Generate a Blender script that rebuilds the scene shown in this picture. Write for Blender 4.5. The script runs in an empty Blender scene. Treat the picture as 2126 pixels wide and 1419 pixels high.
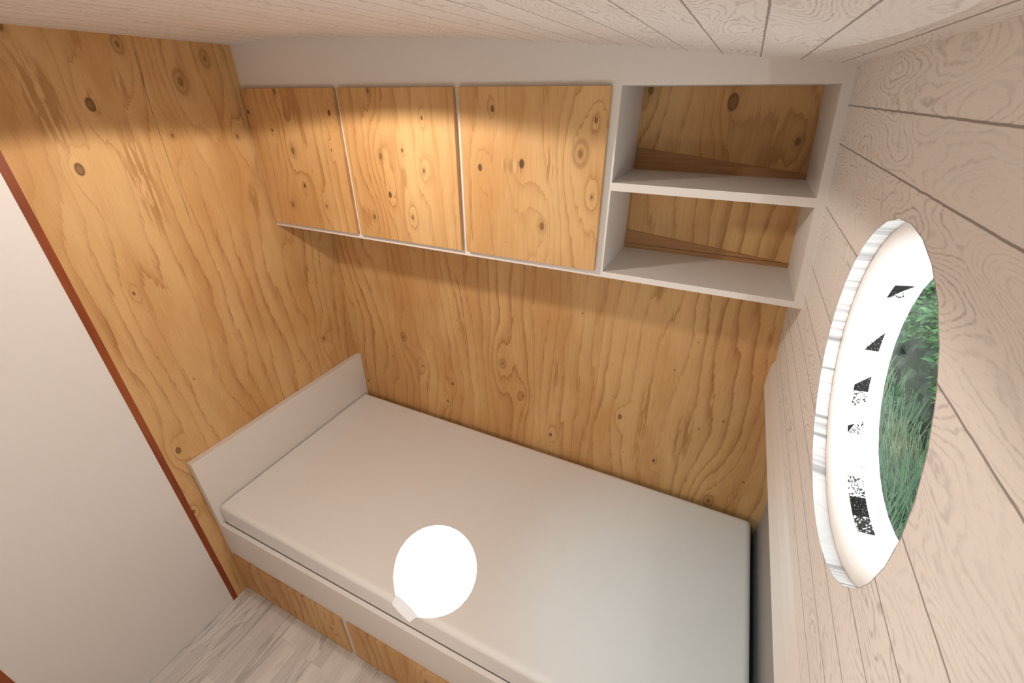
import bpy, bmesh, math, random
from mathutils import Vector, Matrix

random.seed(7)
scene = bpy.context.scene
COL = scene.collection

# ------------------------------------------------------------------ measures (metres)
W0 = 2.2                # right wall x at the underside of the wall cabinet
KS = 0.0995             # inward lean of the right wall per metre of height
DC = 0.3158             # cabinet depth
ZB, ZBB, ZT = 1.8403, 1.8205, 2.3906
YF = -2.06              # front wall (behind the viewer)


def xw(z):
    return W0 + KS * (ZBB - z)


CEIL = [(-0.06, 2.538), (0.0, 2.5425), (0.152, 2.549), (0.305, 2.5515), (0.43, 2.550), (0.648, 2.543), (0.89, 2.531),
        (1.102, 2.519), (1.235, 2.510), (1.41, 2.498), (1.592, 2.484), (1.72, 2.471), (1.849, 2.457), (2.022, 2.440),
        (2.145, 2.430), (2.30, 2.416)]


def zceil(x):
    for (a, za), (b, zb) in zip(CEIL, CEIL[1:]):
        if a <= x <= b:
            return za + (zb - za) * (x - a) / (b - a)
    return CEIL[-1][1]


# ------------------------------------------------------------------ object helpers
def tag(o, label=None, cat=None, group=None, kind=None):
    if label: o['label'] = label
    if cat: o['category'] = cat
    if group: o['group'] = group
    if kind: o['kind'] = kind
    return o


def empty(name, loc, label=None, cat=None, group=None, kind=None):
    o = bpy.data.objects.new(name, None)
    o.empty_display_size = 0.05
    o.location = loc
    COL.objects.link(o)
    return tag(o, label, cat, group, kind)


def link(name, bm, mat, parent=None, smooth=False, base=None):
    """mesh built in world coordinates; origin moved to base, parented without moving"""
    bmesh.ops.recalc_face_normals(bm, faces=bm.faces)
    me = bpy.data.meshes.new(name)
    if parent is not None and base is None:
        off = parent.matrix_basis.translation.copy()
        q = parent.parent
        while q is not None:
            off += q.matrix_basis.translation
            q = q.parent
        bmesh.ops.translate(bm, verts=bm.verts, vec=-off)
    elif base is not None:
        bmesh.ops.translate(bm, verts=bm.verts, vec=-Vector(base))
    bm.to_mesh(me)
    bm.free()
    if smooth:
        for p in me.polygons: p.use_smooth = True
    o = bpy.data.objects.new(name, me)
    if mat is not None: me.materials.append(mat)
    COL.objects.link(o)
    if parent is not None:
        o.parent = parent
    elif base is not None:
        o.location = base
    return o


def box(bm, x0, x1, y0, y1, z0, z1, bev=0.0, seg=2):
    vs = [bm.verts.new((x, y, z)) for x in (x0, x1) for y in (y0, y1) for z in (z0, z1)]
    fs = [(0, 1, 3, 2), (4, 6, 7, 5), (0, 4, 5, 1), (2, 3, 7, 6), (0, 2, 6, 4), (1, 5, 7, 3)]
    faces = [bm.faces.new([vs[i] for i in f]) for f in fs]
    if bev > 0:
        es = set()
        for f in faces: es.update(f.edges)
        bmesh.ops.bevel(bm, geom=list(es), offset=bev, segments=seg, profile=0.5, affect='EDGES')
    return vs


def bx(*a, **k):
    bm = bmesh.new()
    box(bm, *a, **k)
    return bm


def prism(bm, poly, axis, a, b):
    """extrude polygon; axis 'Y': poly in (x,z); axis 'X': poly in (y,z)"""
    def P(p, t):
        return (p[0], t, p[1]) if axis == 'Y' else (t, p[0], p[1])
    v0 = [bm.verts.new(P(p, a)) for p in poly]
    v1 = [bm.verts.new(P(p, b)) for p in poly]
    n = len(poly)
    bm.faces.new(v0)
    bm.faces.new(v1[::-1])
    for i in range(n):
        j = (i + 1) % n
        bm.faces.new([v0[j], v0[i], v1[i], v1[j]])


# ------------------------------------------------------------------ node helpers
class G:
    def __init__(s, name):
        s.mat = bpy.data.materials.new(name)
        s.mat.use_nodes = True
        s.t = s.mat.node_tree
        s.t.nodes.clear()
        s.out = s.t.nodes.new('ShaderNodeOutputMaterial')

    def n(s, typ, **kw):
        nd = s.t.nodes.new(typ)
        for k, v in kw.items(): setattr(nd, k, v)
        return nd

    def put(s, sock, v):
        if hasattr(v, 'is_output'):
            s.t.links.new(v, sock)
        elif isinstance(v, (tuple, list)) and sock.type == 'RGBA' and len(v) == 3:
            sock.default_value = (*v, 1)
        else:
            sock.default_value = v

    def m(s, op, a, b=None, c=None, clamp=False):
        nd = s.n('ShaderNodeMath', operation=op, use_clamp=clamp)
        s.put(nd.inputs[0], a)
        if b is not None: s.put(nd.inputs[1], b)
        if c is not None: s.put(nd.inputs[2], c)
        return nd.outputs[0]

    def vm(s, op, a, b=None):
        nd = s.n('ShaderNodeVectorMath', operation=op)
        s.put(nd.inputs[0], a)
        if b is not None: s.put(nd.inputs[1], b)
        return nd.outputs['Value'] if op in ('DOT_PRODUCT', 'LENGTH') else nd.outputs[0]

    def comb(s, x, y, z=0.0):
        nd = s.n('ShaderNodeCombineXYZ')
        s.put(nd.inputs[0], x); s.put(nd.inputs[1], y); s.put(nd.inputs[2], z)
        return nd.outputs[0]

    def noise(s, u, v, w=0.0, detail=2.0, rough=0.5, scale=1.0):
        nd = s.n('ShaderNodeTexNoise', noise_dimensions='3D')
        s.put(nd.inputs['Vector'], s.comb(u, v, w))
        nd.inputs['Scale'].default_value = scale
        nd.inputs['Detail'].default_value = detail
        nd.inputs['Roughness'].default_value = rough
        return nd.outputs['Fac']

    def mapr(s, v, a, b, c=0.0, d=1.0, smooth=True):
        nd = s.n('ShaderNodeMapRange', interpolation_type='SMOOTHSTEP' if smooth else 'LINEAR', clamp=True)
        s.put(nd.inputs['Value'], v)
        for k, val in zip(('From Min', 'From Max', 'To Min', 'To Max'), (a, b, c, d)):
            s.put(nd.inputs[k], val)
        return nd.outputs['Result']

    def mix(s, f, a, b, blend='MIX'):
        nd = s.n('ShaderNodeMix', data_type='RGBA', blend_type=blend)
        s.put(nd.inputs[0], f); s.put(nd.inputs[6], a); s.put(nd.inputs[7], b)
        return nd.outputs[2]

    def ramp(s, f, pts):
        nd = s.n('ShaderNodeValToRGB')
        el = nd.color_ramp.elements
        while len(el) < len(pts): el.new(0.5)
        for e, (p, c) in zip(el, pts):
            e.position = p
            e.color = (c, c, c, 1) if not isinstance(c, tuple) else (*c, 1)
        s.put(nd.inputs[0], f)
        return nd.outputs[0]

    def pos(s):
        g = s.n('ShaderNodeNewGeometry')
        x = s.n('ShaderNodeSeparateXYZ')
        s.t.links.new(g.outputs['Position'], x.inputs[0])
        return x.outputs[0], x.outputs[1], x.outputs[2]

    def white(s, a, b=0.0, c=0.0):
        nd = s.n('ShaderNodeTexWhiteNoise', noise_dimensions='3D')
        s.put(nd.inputs['Vector'], s.comb(a, b, c))
        return nd.outputs['Value']

    def surf(s, color, rough=0.5, spec=0.3, bump=None, bump_s=0.1, bump_d=0.002):
        p = s.n('ShaderNodeBsdfPrincipled')
        s.put(p.inputs['Base Color'], color)
        s.put(p.inputs['Roughness'], rough)
        p.inputs['Specular IOR Level'].default_value = spec
        if bump is not None:
            b = s.n('ShaderNodeBump')
            b.inputs['Strength'].default_value = bump_s
            b.inputs['Distance'].default_value = bump_d
            s.put(b.inputs['Height'], bump)
            s.t.links.new(b.outputs[0], p.inputs['Normal'])
        s.t.links.new(p.outputs[0], s.out.inputs[0])
        return s.mat


def plain(name, col, rough=0.5, spec=0.3, var=0.02):
    g = G(name)
    x, y, z = g.pos()
    f = g.noise(x, y, z, 3, 0.5, 9.0)
    c = g.mix(f, tuple(v * (1 - var) for v in col), tuple(min(1, v * (1 + var)) for v in col))
    return g.surf(c, rough, spec)


# ------------------------------------------------------------------ plywood
PLY_L, PLY_M, PLY_D = (0.670, 0.420, 0.190), (0.560, 0.308, 0.118), (0.385, 0.172, 0.055)


def ply(name, ax, seed, knots=(), cracks=(), joints=(), freq=16.0, amp=3.0, patches=()):
    """pine plywood face; u across (ax), v up. knots (u, v, r, darkness 0..1)"""
    g = G(name)
    x, y, z = g.pos()
    u = x if ax == 'X' else y
    v = z
    us = u
    for j in joints:
        us = g.m('MULTIPLY_ADD', g.m('GREATER_THAN', u, j), 3.7, us)
    n1 = g.noise(g.m('MULTIPLY_ADD', us, 2.6, seed), g.m('MULTIPLY', v, 0.75), seed, 1.0, 0.45)
    n2 = g.noise(g.m('MULTIPLY_ADD', us, 11.0, seed * 2), g.m('MULTIPLY', v, 2.2), seed + 3, 1.0)
    jag = g.noise(g.m('MULTIPLY_ADD', us, 85, seed), g.m('MULTIPLY', v, 6.5), seed, 2.0, 0.65)
    H = g.m('MULTIPLY', us, freq)
    H = g.m('MULTIPLY_ADD', n1, amp * 2, H)
    H = g.m('MULTIPLY_ADD', n2, 1.15, H)
    jd = g.m('MULTIPLY_ADD', g.m('SUBTRACT', n2, 0.5), 1.1, g.m('MULTIPLY', g.m('SUBTRACT', jag, 0.5), 0.5))
    P = g.comb(u, v, 0)
    kb = kd = kr = None
    for (ku, kv, r, dk) in knots:
        d = g.vm('SUBTRACT', P, (ku, kv, 0))
        rk = r * (0.80 if dk > 0.5 else 1.0)
        a = g.vm('MULTIPLY', d, (1 / rk, 0.62 / rk, 0))
        d2 = g.vm('DOT_PRODUCT', a, a)
        b = g.vm('MULTIPLY', d, (0.36 / r, 0.15 / r, 0))
        e = g.m('EXPONENT', g.m('MULTIPLY', g.vm('DOT_PRODUCT', b, b), -1.0))
        B = (1.0 + 30 * r) * (1 if int(ku * 977 + kv * 31) % 3 else -1)
        H = g.m('MULTIPLY_ADD', e, B, H)
        if dk > 0.5:
            q = g.m('MULTIPLY_ADD', jd, 0.9, d2)
            t = g.mapr(q, 1.25, 0.6, 0.0, 0.5 + 0.5 * dk)
            if r > 0.011:      # ringed dark knot with a paler heart
                hb = g.mapr(q, 0.75, 0.2, 0.0, 0.75)
                kb = hb if kb is None else g.m('MAXIMUM', kb, hb)
                t = g.m('MULTIPLY', t, g.mapr(q, 0.12, 0.62, 0.18, 1.0))
            kd = t if kd is None else g.m('MAXIMUM', kd, t)
        else:
            rad = g.m('MULTIPLY_ADD', jd, 0.28, g.m('SQRT', d2))
            sn = g.m('MULTIPLY_ADD', g.m('SINE', g.m('MULTIPLY', rad, 11.0 if r > .02 else 7.0)), 0.33, 0.67)
            t = g.m('MULTIPLY', g.mapr(rad, 1.35, 0.15, 0.0, 0.72 + dk * .5), sn)
            kb = t if kb is None else g.m('MAXIMUM', kb, t)
    Hj = g.m('MULTIPLY_ADD', jag, 0.62, H)
    fr = g.m('FRACT', Hj)
    idr = g.white(g.m('FLOOR', Hj), seed)
    soft = g.ramp(fr, [(0.0, 0.0), (0.40, 0.05), (0.70, 0.38), (0.90, 0.95), (0.94, 0.95), (0.985, 0.0)])
    thin = g.ramp(fr, [(0.0, 0.0), (0.74, 0.02), (0.88, 0.30), (0.935, 0.95), (0.965, 0.0)])
    line = g.m('ADD', g.m('MULTIPLY', soft, idr), g.m('MULTIPLY', thin, g.m('SUBTRACT', 1.0, idr)))
    vary = g.noise(g.m('MULTIPLY', us, 3.4), g.m('MULTIPLY', v, 1.6), seed + 9, 2.0)
    amt = g.m('MULTIPLY', line, g.mapr(vary, 0.30, 0.66, 0.34, 0.92))
    tone = g.noise(g.m('MULTIPLY_ADD', us, 5.0, seed), g.m('MULTIPLY', v, 1.3), seed + 20, 3.0)
    base = g.mix(g.mapr(tone, 0.34, 0.68), PLY_L, PLY_M)
    c = g.mix(amt, base, PLY_D)
    for (pu, pv, ru, rv) in patches:      # broad torn-grain patches with pale slivers
        d = g.vm('MULTIPLY', g.vm('SUBTRACT', P, (pu, pv, 0)), (1 / ru, 1 / rv, 0))
        msk = g.mapr(g.m('MULTIPLY_ADD', jag, 1.6, g.vm('DOT_PRODUCT', d, d)), 1.75, 0.75)
        pc = g.mix(g.mapr(jag, 0.52, 0.57), (0.42, 0.215, 0.075), PLY_L)
        c = g.mix(g.m('MULTIPLY', msk, 0.8), c, pc)
    fib = g.noise(g.m('MULTIPLY', u, 300), g.m('MULTIPLY', v, 9), seed, 2.0, 0.6)
    fl = g.m('MULTIPLY_ADD', fib, 0.36, 0.82)
    c = g.mix(1.0, c, g.comb(fl, fl, fl), 'MULTIPLY')
    spk = g.noise(g.m('MULTIPLY', u, 60), g.m('MULTIPLY', v, 26), seed + 2, 0.0)
    c = g.mix(g.mapr(spk, 0.85, 0.90, 0, 0.6), c, (0.10, 0.045, 0.018))
    if kb is not None: c = g.mix(kb, c, (0.215, 0.100, 0.040))
    if kd is not None: c = g.mix(g.m('MULTIPLY', kd, 0.86), c, (0.055, 0.026, 0.011))
    for (u0, v0, u1, v1, w) in cracks:
        L = math.hypot(u1 - u0, v1 - v0)
        tx, tz = (u1 - u0) / L, (v1 - v0) / L
        dv = g.vm('SUBTRACT', P, (u0, v0, 0))
        along = g.m('DIVIDE', g.vm('DOT_PRODUCT', dv, (tx, tz, 0)), L)
        wob = g.m('MULTIPLY', g.m('SUBTRACT', n2, 0.5), 0.05)
        perp = g.m('ABSOLUTE', g.m('ADD', g.vm('DOT_PRODUCT', dv, (-tz, tx, 0)), wob))
        win = g.m('MULTIPLY', g.mapr(along, -0.02, 0.06), g.mapr(along, 1.02, 0.9))
        ms = g.m('MULTIPLY', g.mapr(perp, w, w * 0.35), g.m('MULTIPLY', win, g.mapr(jag, 0.35, 0.55, 0.3, 1.0)))
        c = g.mix(g.m('MULTIPLY', ms, 0.75), c, (0.09, 0.045, 0.02))
    for j in joints:
        ms = g.mapr(g.m('ABSOLUTE', g.m('SUBTRACT', u, j)), 0.0016, 0.0005)
        c = g.mix(g.m('MULTIPLY', ms, 0.45), c, (0.16, 0.075, 0.03))
    return g.surf(c, 0.55, 0.22)


# ------------------------------------------------------------------ white-washed boards
def boards(name, mode, seams, seed, base_l=(0.845, 0.81, 0.78), base_m=(0.785, 0.75, 0.72)):
    """boards running along Y; u across the boards (z on the wall, x on the ceiling)"""
    g = G(name)
    x, y, z = g.pos()
    u = z if mode == 'Z' else x
    wob = g.m('MULTIPLY', g.m('SUBTRACT', g.noise(g.m('MULTIPLY', y, 30.0), seed, 0, 2.0), 0.5), 0.0026)
    uw = g.m('ADD', u, wob)
    if isinstance(seams, float):         # regular pitch
        q = g.m('DIVIDE', g.m('SUBTRACT', uw, 2.1085), seams)
        idx = g.m('FLOOR', q)
        sm = g.m('MULTIPLY', g.m('SUBTRACT', 0.5, g.m('ABSOLUTE', g.m('SUBTRACT', g.m('FRACT', q), 0.5))), seams)
    else:
        idx, sm = 0.0, None
        for s_ in seams:
            idx = g.m('ADD', g.m('GREATER_THAN', u, s_), idx)
            d = g.m('ABSOLUTE', g.m('SUBTRACT', uw, s_))
            sm = d if sm is None else g.m('MINIMUM', sm, d)
    off = g.m('MULTIPLY', idx, 5.13)
    yy = g.m('ADD', y, off)
    # cathedral contour lines
    n1 = g.noise(g.m('MULTIPLY', u, 9.5), g.m('MULTIPLY', yy, 2.7), g.m('ADD', off, seed), 1.2, 0.4)
    n2 = g.noise(g.m('MULTIPLY', u, 26), g.m('MULTIPLY', yy, 9), g.m('ADD', off, seed), 2.5, 0.55)
    H = g.m('MULTIPLY_ADD', n1, 36.0, g.m('MULTIPLY', n2, 3.6))
    fr = g.m('FRACT', H)
    line = g.ramp(fr, [(0.0, 0.0), (0.45, 0.0), (0.66, 0.9), (0.78, 0.9), (0.92, 0.0), (1.0, 0.0)])
    vary = g.noise(g.m('MULTIPLY', u, 6), g.m('MULTIPLY', yy, 2.2), g.m('ADD', off, seed + 4), 2.0)
    brk = g.noise(g.m('MULTIPLY', u, 160), g.m('MULTIPLY', yy, 60), seed, 2.0)
    idn = g.white(g.m('FLOOR', H), idx, seed)
    amt = g.m('MULTIPLY', g.m('MULTIPLY', line, g.mapr(vary, 0.33, 0.62, 0.12, 0.9)), g.mapr(brk, 0.32, 0.58, 0.15, 1.0))
    amt = g.m('MULTIPLY', amt, g.m('MULTIPLY_ADD', idn, 0.6, 0.35))
    tb = g.white(idx, seed, 2.0)
    base = g.mix(g.m('MULTIPLY_ADD', g.noise(g.m('MULTIPLY', u, 14), g.m('MULTIPLY', yy, 3), seed, 3.0), 0.7, g.m('MULTIPLY', tb, 0.3)),
                 base_l, base_m)
    pore = g.noise(g.m('MULTIPLY', u, 520), g.m('MULTIPLY', yy, 55), seed, 2.0, 0.6)
    c = g.mix(g.m('MULTIPLY', amt, 0.85), base, (0.33, 0.30, 0.28))
    c = g.mix(g.mapr(pore, 0.56, 0.74, 0, 0.22), c, (0.42, 0.375, 0.345))
    seam = g.mapr(sm, 0.0021, 0.0008)
    c = g.mix(g.m('MULTIPLY', seam, 0.78), c, (0.19, 0.16, 0.145))
    return g.surf(c, 0.6, 0.2)


# ------------------------------------------------------------------ parquet floor
def parquet(name):
    g = G(name)
    x, y, z = g.pos()
    w, L = 0.0565, 0.40
    row = g.m('FLOOR', g.m('DIVIDE', g.m('ADD', x, 0.008), w))
    yo = g.m('ADD', y, g.m('MULTIPLY', g.white(row, 3.3), L))
    idx = g.m('FLOOR', g.m('DIVIDE', yo, L))
    r1 = g.white(row, idx, 1.0)
    r2 = g.white(row, idx, 8.0)
    off = g.m('MULTIPLY', r1, 40.0)
    n1 = g.noise(g.m('MULTIPLY_ADD', x, 20, off), g.m('MULTIPLY', y, 2.0), off, 1.0)
    fr = g.m('FRACT', g.m('MULTIPLY', n1, 7.0))
    line = g.ramp(fr, [(0.0, 0.0), (0.5, 0.1), (0.85, 0.9), (0.93, 0.7), (1.0, 0.0)])
    fib = g.noise(g.m('MULTIPLY_ADD', x, 330, off), g.m('MULTIPLY', y, 6), 0, 3.0, 0.6)
    base = g.mix(r1, (0.66, 0.63, 0.605), (0.82, 0.785, 0.755))
    dark = g.mapr(r2, 0.64, 0.68, 0.22, 1.0)
    c = g.mix(g.m('MULTIPLY', line, g.m('MULTIPLY', dark, 0.58)), base, (0.30, 0.275, 0.255))
    c = g.mix(g.mapr(fib, 0.45, 0.75, 0, 0.30), c, (0.36, 0.33, 0.31))
    fx = g.m('ABSOLUTE', g.m('SUBTRACT', g.m('FRACT', g.m('DIVIDE', g.m('ADD', x, 0.008), w)), 0.5))
    fy = g.m('ABSOLUTE', g.m('SUBTRACT', g.m('FRACT', g.m('DIVIDE', yo, L)), 0.5))
    e = g.m('MAXIMUM', g.mapr(fx, 0.488, 0.497), g.mapr(fy, 0.4982, 0.4995))
    c = g.mix(g.m('MULTIPLY', e, 0.22), c, (0.30, 0.27, 0.25))
    return g.surf(c, 0.42, 0.3)


def redwood(name):
    g = G(name)
    x, y, z = g.pos()
    n = g.noise(g.m('MULTIPLY', y, 26), g.m('MULTIPLY', z, 2.6), g.m('MULTIPLY', x, 26), 4.0, 0.6)
    c = g.ramp(n, [(0.25, (0.17, 0.036, 0.010)), (0.5, (0.27, 0.062, 0.016)), (0.75, (0.35, 0.092, 0.024))])
    return g.surf(c, 0.4, 0.35)


def batten_wood(name):
    g = G(name)
    x, y, z = g.pos()
    n = g.noise(g.m('MULTIPLY', x, 3.0), g.m('MULTIPLY', z, 120), 0, 4.0, 0.6)
    c = g.ramp(n, [(0.3, (0.33, 0.165, 0.072)), (0.55, (0.44, 0.235, 0.105)), (0.8, (0.52, 0.29, 0.135))])
    return g.surf(c, 0.55, 0.2)


# knots read off the photograph's panels: (u, v, radius, darkness)
K_LEFT = [(-0.866, 2.341, .0175, .85), (-0.97, 2.156, .0165, .85), (-0.555, 2.41, .033, .30), (-0.436, 2.489, .026, .30),
          (-0.722, 2.515, .024, .35), (-0.649, 2.234, .012, .40), (-0.392, 2.213, .012, .40), (-0.213, 1.14, .017, .45),
          (-1.075, 1.011, .014, .80), (-0.978, 1.718, .006, .7), (-1.001, 2.536, .018, .5), (-1.129, 0.674, .010, .6)]
K_DOOR = [(0.030, 2.305, .008, .95), (0.491, 2.307, .0095, .9), (0.246, 2.163, .019, .4), (0.271, 2.024, .009, .9), (0.167, 1.935, .017, .48),
          (0.151, 2.239, .006, .9), (0.467, 2.175, .005, .6), (0.377, 1.948, .009, .5), (0.219, 2.379, .014, .45),
          (0.714, 2.164, .018, .4), (0.736, 2.025, .011, .95), (0.92, 2.298, .006, .7), (0.909, 2.124, .012, .45), (0.639, 1.93, .016, .48),
          (0.834, 1.947, .011, .5), (0.82, 2.19, .006, .7), (0.696, 2.381, .014, .45)]
K_DOOR3 = [(1.5, 2.21, .034, .30), (1.381, 1.975, .018, .48), (1.303, 2.171, .011, .95), (1.146, 2.15, .010, .9), (1.541, 2.303, .007, .6),
           (1.198, 2.329, .008, .6), (1.547, 2.085, .008, .5)]
K_BACK = [(0.407, 1.141, .025, .3), (1.05, 1.136, .026, .32), (0.724, 0.907, .010, .7), (0.679, 0.767, .009, .6), (1.174, 0.963, .012, .45),
          (1.338, 0.756, .011, .8), (1.687, 1.004, .012, .6), (1.88, 0.797, .009, .8), (2.159, 0.654, .032, .4), (0.522, 0.974, .010, .5),
          (1.886, 2.347, .019, .6), (2.094, 2.24, .017, .35), (1.626, 2.381, .02, .4), (0.06, 0.729, .008, .7)]

M = {}
M['ply_left'] = ply('plywood_left', 'Y', 2.0, K_LEFT, cracks=[(-0.677, 2.545, -0.698, 1.90, .0018)],
                    patches=[(-0.985, 2.36, .060, .17), (-0.80, 2.10, .055, .24), (-0.76, 2.40, .020, .06), (-0.40, 1.95, .03, .10)], freq=15.0)
M['ply_back'] = ply('plywood_back', 'X', 5.5, K_BACK, cracks=[(0.80, 1.60, 0.868, 0.83, .0022)], joints=(1.556,),
                    patches=[(1.80, 1.10, .035, .22), (1.98, 0.98, .05, .18), (1.77, 1.73, .035, .12), (1.35, 1.15, .02, .2)], freq=16.0)
M['ply_door'] = ply('plywood_door', 'X', 9.3, K_DOOR, freq=18.0, amp=2.6)
M['ply_door_wide'] = ply('plywood_door_wide', 'X', 14.1, K_DOOR3, freq=12.0, amp=2.8, patches=[(1.27, 2.16, .06, .03), (1.40, 2.17, .02, .07)])
M['ply_drawer'] = ply('plywood_drawer', 'X', 21.7, [(0.227, 0.164, .012, .45), (0.673, 0.155, .011, .48), (1.22, 0.2, .014, .45)], freq=15.0)
M['planks_wall'] = boards('whitewashed_wall', 'Z', [2.346, 2.263, 2.114, 1.953, 1.862, 1.773, 1.689, 1.612, 1.530], 3.1)
M['planks_ceiling'] = boards('whitewashed_ceiling', 'X', 0.0866, 8.4)
M['floor'] = parquet('parquet')
M['white'] = plain('white_paint', (0.745, 0.70, 0.66), 0.45, 0.3, 0.008)
M['door_paint'] = plain('door_paint', (0.78, 0.75, 0.73), 0.5, 0.25, 0.008)
M['fabric'] = plain('mattress_fabric', (0.80, 0.785, 0.77), 0.9, 0.1, 0.012)
M['redwood'] = redwood('redwood')
M['batten'] = batten_wood('batten_wood')
M['ring'] = plain('porthole_white', (0.88, 0.86, 0.84), 0.35, 0.4, 0.005)
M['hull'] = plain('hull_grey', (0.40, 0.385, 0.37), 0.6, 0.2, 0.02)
M['band'] = plain('band_paint', (0.78, 0.745, 0.715), 0.5, 0.25, 0.008)

# ------------------------------------------------------------------ the setting
o = link('floor', bx(-0.06, 2.5, YF - .06, 0.06, -0.06, 0.0), M['floor'], base=(1.1, -1.0, 0))
tag(o, 'pale grey parquet floor of short strips', 'floor', kind='structure')

o = link('wall_back', bx(-0.06, 2.5, 0.0, 0.05, 0.0, 2.62), M['ply_back'], base=(1.1, 0, 0))
tag(o, 'knotty plywood wall behind the bed', 'wall', kind='structure')

DY0, DY1, JW = -1.1318, -1.8185, 0.024       # door frame outer edge, far jamb inner edge, strip width
bm = bmesh.new()
box(bm, -0.05, 0.0, DY0, 0.0, 0.0, 2.62)
box(bm, -0.05, 0.0, YF, DY1 - JW, 0.0, 2.62)
box(bm, -0.05, 0.0, DY1 - JW, DY0, 2.36, 2.62)
o = link('wall_left', bm, M['ply_left'], base=(0, -1.0, 0))
tag(o, 'knotty plywood wall at the head of the bed', 'wall', kind='structure')

o = link('wall_front', bx(-0.05, 2.5, YF - .05, YF, 0.0, 2.62), M['white'], base=(1.1, YF, 0))
tag(o, 'plain white wall facing the bed', 'wall', kind='structure')

# ceiling, gently arched across the room
bm = bmesh.new()
poly = [(-0.06, 2.66)] + [(x, z) for x, z in CEIL[:]] + [(2.30, 2.66)]
prism(bm, poly, 'Y', YF - 0.05, 0.05)
o = link('ceiling', bm, M['planks_ceiling'], base=(1.1, -1.0, 2.55))
tag(o, 'gently arched ceiling of whitewashed boards', 'ceiling', kind='structure')

# right wall: leaning plate with the round hole
nn = Vector((1, 0, KS)).normalized()
upv = Vector((-KS, 0, 1)).normalized()
HC_Y, HC_U, HR = -0.994, 1.7235, 0.2755
p0 = Vector((xw(0), 0, 0))
u0 = p0.dot(upv)


def wp(y, uu, d):
    """point on the leaning wall: along-room y, height-coordinate uu, d outwards"""
    base = nn * (p0.dot(nn) + d) + upv * uu
    return Vector((base.x, y, base.z))


ZJ = 1.473
TH = 0.092
NSEG = 32
bm = bmesh.new()
ul, uh = Vector((xw(ZJ), 0, ZJ)).dot(upv), Vector((xw(2.62), 0, 2.62)).dot(upv)
ya, yb_ = YF - 0.04, 0.0
rings = {}
for d in (0.0, TH):
    ring, outer = [], []
    r = HR if d == 0 else 0.224
    for i in range(NSEG):
        a = 2 * math.pi * i / NSEG
        cy, cu = math.cos(a), math.sin(a)
        ring.append(bm.verts.new(wp(HC_Y + r * cy, HC_U + r * cu, d)))
        # project the ray to the rectangle
        ts = []
        if cy > 1e-6: ts.append((yb_ - HC_Y) / cy)
        if cy < -1e-6: ts.append((ya - HC_Y) / cy)
        if cu > 1e-6: ts.append((uh - HC_U) / cu)
        if cu < -1e-6: ts.append((ul - HC_U) / cu)
        t = min(ts)
        outer.append(bm.verts.new(wp(HC_Y + t * cy, HC_U + t * cu, d)))
    rings[d] = (ring, outer)
    corners = [(yb_, uh), (ya, uh), (ya, ul), (yb_, ul)]
    for i in range(NSEG):
        j = (i + 1) % NSEG
        poly = [ring[i], ring[j], outer[j]]
        a0 = math.atan2(1, 1)
        # add a rectangle corner where it falls between two rays
        for (qy, qu) in corners:
            ang = math.atan2(qu - HC_U, qy - HC_Y) % (2 * math.pi)
            if 2 * math.pi * i / NSEG < ang < 2 * math.pi * (i + 1) / NSEG:
                poly.append(bm.verts.new(wp(qy, qu, d)))
        poly.append(outer[i])
        bm.faces.new(poly)
mid = [bm.verts.new(wp(HC_Y + HR * math.cos(2 * math.pi * i / NSEG), HC_U + HR * math.sin(2 * math.pi * i / NSEG), 0.026)) for i in range(NSEG)]
for i in range(NSEG):
    j = (i + 1) % NSEG
    bm.faces.new([rings[0.0][0][i], rings[0.0][0][j], mid[j], mid[i]])
    bm.faces.new([mid[i], mid[j], rings[TH][0][j], rings[TH][0][i]])
o = link('wall_right', bm, M['planks_wall'], base=(xw(ZJ), -1.0, ZJ))
tag(o, 'leaning wall of whitewashed boards around the porthole', 'wall', kind='structure')

# white band below the boards and the recess under it
bm = bmesh.new()
prism(bm, [(xw(ZJ) - 0.001, ZJ), (2.2285, 1.460), (2.2245, 1.430), (2.2255, 1.352), (2.40, 1.352), (2.40, ZJ)], 'Y', YF, 0.0)
o = link('trim_1', bm, M['band'], base=(2.23, -1.0, 1.352))
tag(o, 'plain white band along the foot of the board wall', 'trim', kind='structure')
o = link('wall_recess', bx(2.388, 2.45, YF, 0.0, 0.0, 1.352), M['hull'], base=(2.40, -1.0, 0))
tag(o, 'grey outer skin in the shaded recess beside the mattress', 'wall', kind='structure')

# left door with its red-brown frame
d1 = empty('door_1', (0.0, (DY0 + DY1) / 2, 0.0), 'plain white door in a thin red-brown wooden frame', 'door', kind='structure')
bm = bmesh.new()
box(bm, -0.045, 0.0015, DY0 - JW, DY0, 0.0, 2.36)
box(bm, -0.045, 0.0015, DY1 - JW, DY1, 0.0, 2.36)
box(bm, -0.045, 0.0015, DY1, DY0 - JW, 2.336, 2.36)
link('door_frame', bm, M['redwood'], d1)
link('door_leaf', bx(-0.04, 0.0, DY1, DY0 - JW, 0.004, 2.336), M['door_paint'], d1)

# ------------------------------------------------------------------ porthole
w1 = empty('window_1', wp(HC_Y, HC_U, 0.0), 'round porthole with a bright white inner ring', 'window', kind='structure')


def lathe_wall(prof, seg=NSEG, a0=0.0, a1=2 * math.pi, closed=True):
    bm = bmesh.new()
    loops = []
    n = seg if closed else seg + 1
    for (d, r) in prof:
        loops.append([bm.verts.new(wp(HC_Y + r * math.cos(a0 + (a1 - a0) * i / seg), HC_U + r * math.sin(a0 + (a1 - a0) * i / seg), d)) for i in range(n)])
    for A, B in zip(loops, loops[1:]):
        for i in range(seg):
            j = (i + 1) % n
            bm.faces.new([A[i], A[j], B[j], B[i]])
    return bm


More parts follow.
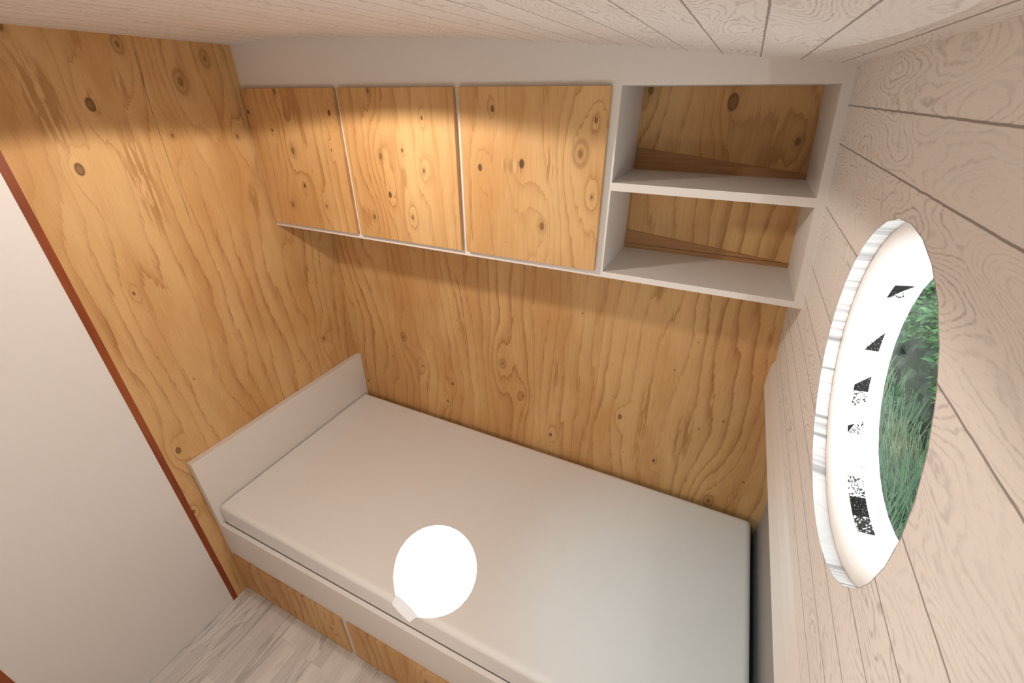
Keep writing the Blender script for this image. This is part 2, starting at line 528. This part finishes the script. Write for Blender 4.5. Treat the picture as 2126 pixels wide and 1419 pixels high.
g = G('reveal_boards')
x, y, z = g.pos()
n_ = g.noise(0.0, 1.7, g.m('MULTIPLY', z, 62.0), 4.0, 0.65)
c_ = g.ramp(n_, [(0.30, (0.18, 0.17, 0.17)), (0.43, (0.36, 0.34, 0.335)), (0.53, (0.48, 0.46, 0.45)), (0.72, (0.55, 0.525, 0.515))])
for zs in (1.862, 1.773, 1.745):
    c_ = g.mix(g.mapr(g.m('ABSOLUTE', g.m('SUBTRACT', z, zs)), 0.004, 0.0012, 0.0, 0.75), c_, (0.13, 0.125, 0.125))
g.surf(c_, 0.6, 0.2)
link('reveal', lathe_wall([(-0.0004, 0.2750), (0.0255, 0.2750), (0.0255, 0.2756), (-0.0004, 0.2756), (-0.0004, 0.2750)]), g.mat, w1)
ring_prof = [(0.0225, 0.2749), (0.0228, 0.2735), (0.0232, 0.268), (0.028, 0.259), (0.045, 0.2445), (0.068, 0.2315), (0.086, 0.2235), (0.094, 0.2225), (0.094, 0.228)]
ring = link('window_frame', lathe_wall(ring_prof), M['ring'], w1, smooth=True)

g = G('porthole_glass')
tr = g.n('ShaderNodeBsdfTransparent'); tr.inputs[0].default_value = (0.93, 0.96, 0.95, 1)
gl = g.n('ShaderNodeBsdfGlossy'); gl.inputs['Roughness'].default_value = 0.0
df = g.n('ShaderNodeBsdfDiffuse'); df.inputs[0].default_value = (0.8, 0.8, 0.8, 1)
mx = g.n('ShaderNodeMixShader'); mx.inputs[0].default_value = 0.03
mx2 = g.n('ShaderNodeMixShader'); mx2.inputs[0].default_value = 0.0
g.t.links.new(tr.outputs[0], mx.inputs[1]); g.t.links.new(gl.outputs[0], mx.inputs[2])
g.t.links.new(mx.outputs[0], mx2.inputs[1]); g.t.links.new(df.outputs[0], mx2.inputs[2])
g.t.links.new(mx2.outputs[0], g.out.inputs[0])
bm = lathe_wall([(0.0875, 0.2228), (0.0915, 0.2228)])
for d_i in (0.0875, 0.0915):
    bm.faces.new([bm.verts.new(wp(HC_Y + 0.2228 * math.cos(2 * math.pi * i / NSEG), HC_U + 0.2228 * math.sin(2 * math.pi * i / NSEG), d_i)) for i in range(NSEG)])
link('pane', bm, g.mat, w1)

# dark z-fighting marks of coincident faces, added as thin patches on the ring
g = G('dark_zfight')
x, y, z = g.pos()
c = g.mix(g.mapr(g.noise(y, z, x, 2, 0.6, 420), 0.62, 0.70), (0.012, 0.014, 0.013), (0.35, 0.36, 0.35))
M['zfight'] = g.surf(c, 0.6, 0.1)
for nm_, lo_ in (('zfight_light', 0.34), ('zfight_speck', 0.44), ('zfight_dense', 0.54)):
    g = G(nm_)
    x, y, z = g.pos()
    c = g.mix(g.mapr(g.noise(y, z, x, 3, 0.6, 260), lo_, lo_ + .06), (0.03, 0.034, 0.032), (0.88, 0.87, 0.86))
    M[nm_] = g.surf(c, 0.6, 0.1)


def ring_r(d):
    for (a, ra), (b, rb) in zip(ring_prof[3:], ring_prof[4:]):
        if a <= d <= b: return ra + (rb - ra) * (d - a) / (b - a)
    return 0.225


def band_patch(pts):
    """thin patch on the ring; pts = (angle, depth) outline, subdivided along each edge"""
    bm = bmesh.new()
    loop = []
    for (a, d), (b, e) in zip(pts, pts[1:] + pts[:1]):
        for k in range(3):
            t = k / 3
            aa, dd = math.radians(a + (b - a) * t), d + (e - d) * t
            r = ring_r(dd) * 0.9985 - 0.0016
            loop.append(bm.verts.new(wp(HC_Y + r * math.cos(aa), HC_U + r * math.sin(aa), dd)))
    fa = bm.faces.new(loop)
    ex = bmesh.ops.extrude_face_region(bm, geom=[fa])
    for v_ in ex['geom']:
        if isinstance(v_, bmesh.types.BMVert):
            a_ = math.atan2(v_.co.dot(upv) - HC_U, v_.co.y - HC_Y)
            v_.co += (Vector((0, 1, 0)) * math.cos(a_) + upv * math.sin(a_)) * 0.0008
    return bm


for pts, mt in [([(31.4, .0600), (34.8, .0818), (23.0, .0585)], 'zfight'), ([(29.5, .0735), (25.5, .0797), (23.4, .0600)], 'zfight_speck'),
                ([(4.9, .0755), (-5.4, .0747), (-6.0, .0550)], 'zfight'), ([(-18.5, .0735), (-26.5, .0727), (-26.7, .0517), (-23.8, .0522)], 'zfight'),
                ([(-26.9, .0517), (-26.7, .0727), (-33.0, .0722), (-34.2, .0518)], 'zfight_speck'),
                ([(-44.0, .0495), (-47.3, .0502), (-42.8, .0590)], 'zfight'), ([(-42.6, .0610), (-41.0, .0722), (-48.0, .0715), (-47.4, .0510)], 'zfight_speck'),
                ([(-65.0, .0500), (-62.5, .0713), (-69.7, .0703), (-68.5, .0493)], 'zfight_light'),
                ([(-68.7, .0493), (-69.9, .0703), (-80.5, .0696), (-79.0, .0490)], 'zfight_speck'),
                ([(-79.2, .0490), (-80.7, .0696), (-91.4, .0689), (-89.0, .0490)], 'zfight'),
                ([(-89.2, .0490), (-91.6, .0689), (-102.2, .0684), (-98.4, .0493)], 'zfight_dense')]:
    link('zfight_patch', band_patch(pts), M[mt], ring)
for k in range(4):      # slim dark z-fighting lines above the second patch
    a_ = 3.4 - 2.3 * k
    d_ = 0.0565 + 0.0045 * (3 - k)
    link('zfight_line', band_patch([(a_, d_), (a_ - .5, d_), (a_ - 4.2 + k * .8, d_ + .006), (a_ - 3.7 + k * .8, d_ + .006)]), M['zfight'], ring)

# ------------------------------------------------------------------ wall cabinet
cab = empty('wall_cabinet', (1.1, 0.0, ZBB), 'white wall cabinet with three plywood doors and two open shelves above the bed', 'cabinet')
X4, YC = 1.6018, -DC
TS = 0.0262  # right side thickness


def xin(z):  # inner face of the leaning right side
    return xw(z) - TS + 0.004


bm = bmesh.new()
# bottom board
prism(bm, [(0.0, ZBB), (xw(ZBB), ZBB), (xw(ZB), ZB), (0.0, ZB)], 'Y', YC, -0.001)
# top board
prism(bm, [(0.0, ZT), (xw(ZT), ZT), (xw(ZT + .02), ZT + .02), (0.0, ZT + .02)], 'Y', YC + 0.02, -0.001)
# left side
box(bm, 0.001, 0.018, YC, -0.001, ZB, ZT)
# partitions behind the door gaps
for xa, xb in ((0.527, 0.547), (1.052, 1.073)):
    box(bm, xa - .003, xb + .003, YC, -0.001, ZB, ZT)
link('carcass', bm, M['white'], cab)
link('partition', bx(1.5735, X4, YC, -0.001, ZB, ZT), M['white'], cab)
bm = bmesh.new()
prism(bm, [(xin(ZB), ZB), (xw(ZB), ZB), (xw(ZT), ZT), (xin(ZT), ZT)], 'Y', YC, -0.001)
link('side_panel', bm, M['white'], cab)
bm = bmesh.new()
prism(bm, [(X4, 2.1065), (xin(2.1065), 2.1065), (xin(2.1308), 2.1308), (X4, 2.1308)], 'Y', YC, -0.001)
link('shelf', bm, M['white'], cab)
# fascia up to the arched ceiling
bm = bmesh.new()
top = [(x, z + 0.004) for x, z in CEIL if 0.0 <= x <= 2.12] + [(xw(2.432), 2.434)]
prism(bm, [(0.0, ZT)] + [(xw(ZT), ZT)] + top[::-1], 'Y', YC, YC + 0.02)
link('fascia', bm, M['white'], cab)
TD = 0.018
for (xa, xb, mt) in ((0.0195, 0.5255, 'ply_door'), (0.5480, 1.0518, 'ply_door'), (1.0740, 1.5765, 'ply_door_wide')):
    link('cabinet_door', bx(xa, xb, YC - TD, YC, ZB + .0028, ZT, bev=0.0012, seg=1), M[mt], cab)
# tapered battens along the back of the open cells
bm = bmesh.new()
prism(bm, [(X4, 2.1308), (xin(2.1308), 2.1308), (xin(2.147), 2.147), (2.02, 2.1605), (X4, 2.157)], 'Y', -0.006, -0.0005)
prism(bm, [(X4, 2.157), (2.02, 2.1605), (X4, 2.204)], 'Y', -0.004, -0.0005)
link('batten', bm, M['batten'], cab)
bm = bmesh.new()
prism(bm, [(X4, ZB), (xin(ZB), ZB), (xin(1.856), 1.856), (X4, 1.856)], 'Y', -0.006, -0.0005)
prism(bm, [(X4, 1.8575), (2.150, 1.8575), (X4, 1.911)], 'Y', -0.004, -0.0005)
link('batten', bm, M['batten'], cab)

# ------------------------------------------------------------------ bed
HT, HZ, HD = 0.0351, 0.9308, 1.0691
bed = empty('bed', (1.2, -0.53, 0.0), 'white built-in bed with low headboard and plywood drawer fronts', 'bed')
link('headboard', bx(0.0008, HT, -HD, -0.0008, 0.0, HZ, bev=0.0012, seg=1), M['white'], bed)
ZR, YR, RT = 0.530, -1.0691, 0.0188
link('front_panel', bx(HT, 2.385, YR, YR + RT, 0.0, ZR, bev=0.0008, seg=1), M['white'], bed)
link('slat_deck', bx(HT, 2.385, YR + RT, -0.001, 0.325, 0.355), M['white'], bed)
for (xa, xb) in ((0.0185, 0.7625), (0.7965, 1.5405), (1.5745, 2.3185)):
    link('drawer_front', bx(xa, xb, -1.0786, YR, 0.0126, 0.303, bev=0.0009, seg=1), M['ply_drawer'], bed)

# mattress
ZM = 0.648
bm = bmesh.new()
MX0, MX1, MY0, MY1, MZ0 = 0.0358, 2.3525, -1.0455, -0.026, 0.356
prof_m = [(MZ0, 0.05), (MZ0, 0.012)]
for k in range(1, 4):
    a = math.pi / 2 * k / 3
    prof_m.append((MZ0 + 0.012 * (1 - math.cos(a)), 0.012 * (1 - math.sin(a))))
RM = 0.026
for k in range(0, 9):
    a = math.pi / 2 * k / 8
    prof_m.append((ZM - RM + RM * math.sin(a), RM * (1 - math.cos(a))))
prof_m += [(ZM, RM + 0.004), (ZM, 0.12)]
loops = []
for z_, ins in prof_m:
    rc = 0.016
    lp = []
    for (cx_, cy_, a0_) in ((MX1 - ins - rc, MY1 - ins - rc, 0), (MX0 + ins + rc, MY1 - ins - rc, 90), (MX0 + ins + rc, MY0 + ins + rc, 180), (MX1 - ins - rc, MY0 + ins + rc, 270)):
        for q in range(5):
            a = math.radians(a0_ + 22.5 * q)
            lp.append(bm.verts.new((cx_ + rc * math.cos(a), cy_ + rc * math.sin(a), z_)))
    loops.append(lp)
for A_, B_ in zip(loops, loops[1:]):
    for k in range(20):
        n_ = (k + 1) % 20
        bm.faces.new([A_[k], A_[n_], B_[n_], B_[k]])
bm.faces.new(loops[0][::-1])
bm.faces.new(loops[-1])
o = link('mattress', bm, M['fabric'], smooth=True, base=(1.2, -0.51, 0.356))
tag(o, 'bare off-white mattress lying in the bed', 'mattress')

# ------------------------------------------------------------------ wall light (glowing drop)
f_ = Vector((-0.378, 0.783, -0.493)); r_ = Vector((0.901, 0.434, -0.001)); u_ = Vector((-0.213, 0.445, 0.87))
CAM = Vector((1.9406, -1.7297, 2.3707))
lamp_c = Vector((1.686, -1.444, 1.802))
R = 0.0562
lamp = empty('wall_light', lamp_c + Vector((0, -0.10, 0)), 'glowing white drop-shaped lamp above the near edge of the mattress', 'lamp')


def lathe_axis(c, ax, prof, seg=40):
    ax = Vector(ax).normalized()
    e1 = ax.orthogonal().normalized()
    e2 = ax.cross(e1)
    bm = bmesh.new()
    loops = []
    for (t, r) in prof:
        if r < 1e-5:
            loops.append([bm.verts.new(c + ax * t)])
        else:
            loops.append([bm.verts.new(c + ax * t + (e1 * math.cos(2 * math.pi * i / seg) + e2 * math.sin(2 * math.pi * i / seg)) * r) for i in range(seg)])
    for A, B in zip(loops, loops[1:]):
        for i in range(seg):
            j = (i + 1) % seg
            if len(A) == 1 and len(B) == 1: continue
            if len(A) == 1: bm.faces.new([A[0], B[j], B[i]])
            elif len(B) == 1: bm.faces.new([A[i], A[j], B[0]])
            else: bm.faces.new([A[i], A[j], B[j], B[i]])
    return bm


AX = Vector((-0.20, -1.0, -0.20)).normalized()
prof = [(-R, 0.0)]
for k in range(1, 11):
    a = math.pi * k / 20
    prof.append((-R * math.cos(a), R * math.sin(a)))
prof += [(0.012, 0.0550), (0.024, 0.0505), (0.034, 0.0440), (0.042, 0.0370), (0.049, 0.0285), (0.0545, 0.0200)]


def glow(name, col, st):
    g = G(name)
    e = g.n('ShaderNodeEmission')
    e.inputs[0].default_value = (*col, 1)
    e.inputs[1].default_value = st
    g.t.links.new(e.outputs[0], g.out.inputs[0])
    return g.mat


link('bulb', lathe_axis(lamp_c, AX, prof), glow('bulb_glow', (1.0, 0.95, 0.90), 13.0), lamp, smooth=True)
link('socket', lathe_axis(lamp_c, AX, [(0.0540, 0.0), (0.0540, 0.0196), (0.0575, 0.0180), (0.0610, 0.0170), (0.0645, 0.0160), (0.0645, 0.0)]), glow('neck_glow', (1.0, 0.87, 0.79), 0.86), lamp, smooth=False)

# ------------------------------------------------------------------ riverbank outside the porthole
def foliage_mat(name, c0, c1, c2, sc):
    g = G(name)
    x, y, z = g.pos()
    n = g.noise(x, y, z, 3.0, 0.6, sc)
    c = g.ramp(n, [(0.28, c0), (0.5, c1), (0.72, c2)])
    return g.surf(c, 0.6, 0.2)


g = G('river_water')
x, y, z = g.pos()
wn = g.noise(g.m('MULTIPLY', x, 6), g.m('MULTIPLY', y, 9), 0, 3.0)
mw = g.surf((0.02, 0.035, 0.02), 0.08, 0.5, wn, 0.12, 0.02)
for nd in g.t.nodes:
    if nd.type == 'BSDF_PRINCIPLED':
        nd.inputs['Metallic'].default_value = 0.0
        nd.inputs['IOR'].default_value = 1.9
WZ = -0.62
o = link('river_water', bx(2.6, 4.35, -1.0, 6.5, WZ - .1, WZ), mw, base=(3.5, 2.7, WZ))
tag(o, 'dark still river water below the bank', 'water', kind='structure')

bm = bmesh.new()
NX, NY = 26, 60
grid = []
for i in range(NX + 1):
    row = []
    for j in range(NY + 1):
        s = i / NX
        yv = -0.5 + 7.0 * j / NY
        xx = 4.02 + 0.55 * s + 0.10 * math.sin(yv * 5 + s * 9) * s + random.uniform(-.04, .04)
        zz = WZ - 0.15 + 2.6 * s + random.uniform(-.03, .03)
        row.append(bm.verts.new((xx, yv, zz)))
    grid.append(row)
for i in range(NX):
    for j in range(NY):
        bm.faces.new([grid[i][j], grid[i + 1][j], grid[i + 1][j + 1], grid[i][j + 1]])
o = link('river_bank', bm, foliage_mat('bank_growth', (0.010, 0.013, 0.008), (0.020, 0.030, 0.014), (0.035, 0.060, 0.022), 7.0), base=(4.3, 2.5, WZ))
tag(o, 'dark overgrown bank rising from the river', 'bank', kind='structure')


def leaves(nm, n, zone, size, mat, label, cat):
    bm = bmesh.new()
    for _ in range(n):
        c = Vector(zone())
        yaw, pit, rol = random.uniform(0, 6.28), random.uniform(-0.9, 0.5), random.uniform(-0.8, 0.8)
        rot = Matrix.Rotation(yaw, 3, 'Z') @ Matrix.Rotation(pit, 3, 'Y') @ Matrix.Rotation(rol, 3, 'X')
        s = size * random.uniform(0.6, 1.3)
        pts = [(0, 0, 0), (0.35, 0.22, 0.06), (0.75, 0.17, 0.03), (1.1, 0, -0.08), (0.75, -0.17, 0.03), (0.35, -0.22, 0.06)]
        vs = [bm.verts.new(c + rot @ (Vector(p) * s)) for p in pts]
        m_ = bm.verts.new(c + rot @ (Vector((0.5, 0, -0.02)) * s))
        for i in range(6):
            bm.faces.new([vs[i], vs[(i + 1) % 6], m_])
    o = link(nm, bm, mat, base=(4.2, 2.7, 0.3))
    return tag(o, label, cat, kind='stuff')


clumps = [(random.uniform(1.2, 5.0), random.gauss(0.28, 0.26)) for _ in range(46)]


def bush_zone():
    cy, cz = random.choice(clumps)
    return (random.uniform(4.04, 4.34), random.gauss(cy, 0.10), max(-0.05, random.gauss(cz, 0.09)))


leaves('shrub_leaves', 3400, bush_zone, 0.085, foliage_mat('leaf_green', (0.028, 0.065, 0.022), (0.065, 0.145, 0.050), (0.125, 0.235, 0.085), 5.0),
       'green leafy shrubs on the river bank seen through the porthole', 'shrub')

bm = bmesh.new()
for _ in range(1500):
    by, bxx = random.uniform(0.9, 5.2), random.uniform(3.62, 3.84)
    h = random.uniform(0.35, 0.85)
    lean = random.gauss(0.0, 0.22)
    lx = min(0.04, random.gauss(-0.05, 0.08))
    wdt = random.uniform(0.004, 0.009)
    prev = None
    for k in range(6):
        t = k / 5
        px = bxx + lx * t * t
        py = by + lean * t + lean * 0.6 * t * t
        pz = WZ - 0.02 + h * (t - 0.18 * t * t * abs(lean) * 4)
        w_ = wdt * (1 - 0.85 * t)
        a = bm.verts.new((px, py - w_, pz)); b = bm.verts.new((px - 0.003, py + w_, pz))
        if prev: bm.faces.new([prev[0], prev[1], b, a])
        prev = (a, b)
o = link('reeds', bm, foliage_mat('reed_green', (0.040, 0.080, 0.042), (0.070, 0.130, 0.065), (0.17, 0.14, 0.07), 3.0), base=(4.0, 3.0, WZ))
tag(o, 'long thin reeds standing at the water line', 'reeds', kind='stuff')

# ------------------------------------------------------------------ light
wd = bpy.data.worlds.new('overcast')
scene.world = wd
wd.use_nodes = True
bg = wd.node_tree.nodes.get('Background')
bg.inputs[0].default_value = (0.80, 0.92, 1.0, 1)
bg.inputs[1].default_value = 5.5


def lamp_obj(name, typ, loc, energy, col, **kw):
    l = bpy.data.lights.new(name, typ)
    l.energy = energy
    l.color = col
    for k, v in kw.items(): setattr(l, k, v)
    o = bpy.data.objects.new(name, l)
    o.location = loc
    COL.objects.link(o)
    return o


lamp_obj('ceiling_spot', 'SPOT', (0.87, -0.95, 2.415), 24.5, (1.0, 0.90, 0.80), spot_size=math.radians(161.0), spot_blend=0.055, shadow_soft_size=0.035)
lamp_obj('porthole_ring_fill', 'POINT', wp(HC_Y + 0.10, HC_U - 0.02, 0.062), 1.45, (1.0, 0.96, 0.93), shadow_soft_size=0.0)  # unseen point lamp added inside the ring to whiten it
lamp_obj('room_fill', 'POINT', (1.35, -1.88, 1.15), 9.6, (1.0, 0.89, 0.81), shadow_soft_size=0.16)  # added fill near the front wall, no fixture stands there
cool_fill = lamp_obj('mattress_cool_fill', 'SPOT', (1.70, -1.30, 2.30), 30.0, (0.50, 0.88, 1.0), spot_size=math.radians(48), spot_blend=1.0, shadow_soft_size=0.05)  # unseen spot added inside the room to cool the mattress end
cool_fill.rotation_euler = (Vector((2.08, -0.62, 0.6)) - Vector((1.70, -1.30, 2.30))).to_track_quat('-Z', 'Y').to_euler()

# ------------------------------------------------------------------ camera
cd = bpy.data.cameras.new('camera')
cd.sensor_width = 36.0
cd.sensor_fit = 'HORIZONTAL'
cd.lens = 15.380
cd.clip_start = 0.02
cam = bpy.data.objects.new('camera', cd)
yaw, pit, roll = -0.44959, -0.51573, -0.0011
f = Vector((math.sin(yaw) * math.cos(pit), math.cos(yaw) * math.cos(pit), math.sin(pit)))
r = Vector((math.cos(yaw), -math.sin(yaw), 0))
u = r.cross(f)
r2 = r * math.cos(roll) + u * math.sin(roll)
u2 = -r * math.sin(roll) + u * math.cos(roll)
mw4 = Matrix(((r2.x, u2.x, -f.x, CAM.x), (r2.y, u2.y, -f.y, CAM.y), (r2.z, u2.z, -f.z, CAM.z), (0, 0, 0, 1)))
cam.matrix_world = mw4
COL.objects.link(cam)
scene.camera = cam

vs = scene.view_settings
vs.view_transform = 'Standard'
vs.look = 'None'
vs.gamma = 1
vs.exposure = 0.0
vs.use_curve_mapping = False
cy = scene.cycles
cy.use_denoising = True
cy.max_bounces = 8
cy.diffuse_bounces = 4
cy.use_adaptive_sampling = True
cy.adaptive_threshold = 0.04
cy.adaptive_min_samples = 12
cy.glossy_bounces = 3
cy.transparent_max_bounces = 8
cy.caustics_reflective = False
cy.caustics_refractive = False
cy.sample_clamp_indirect = 6.0
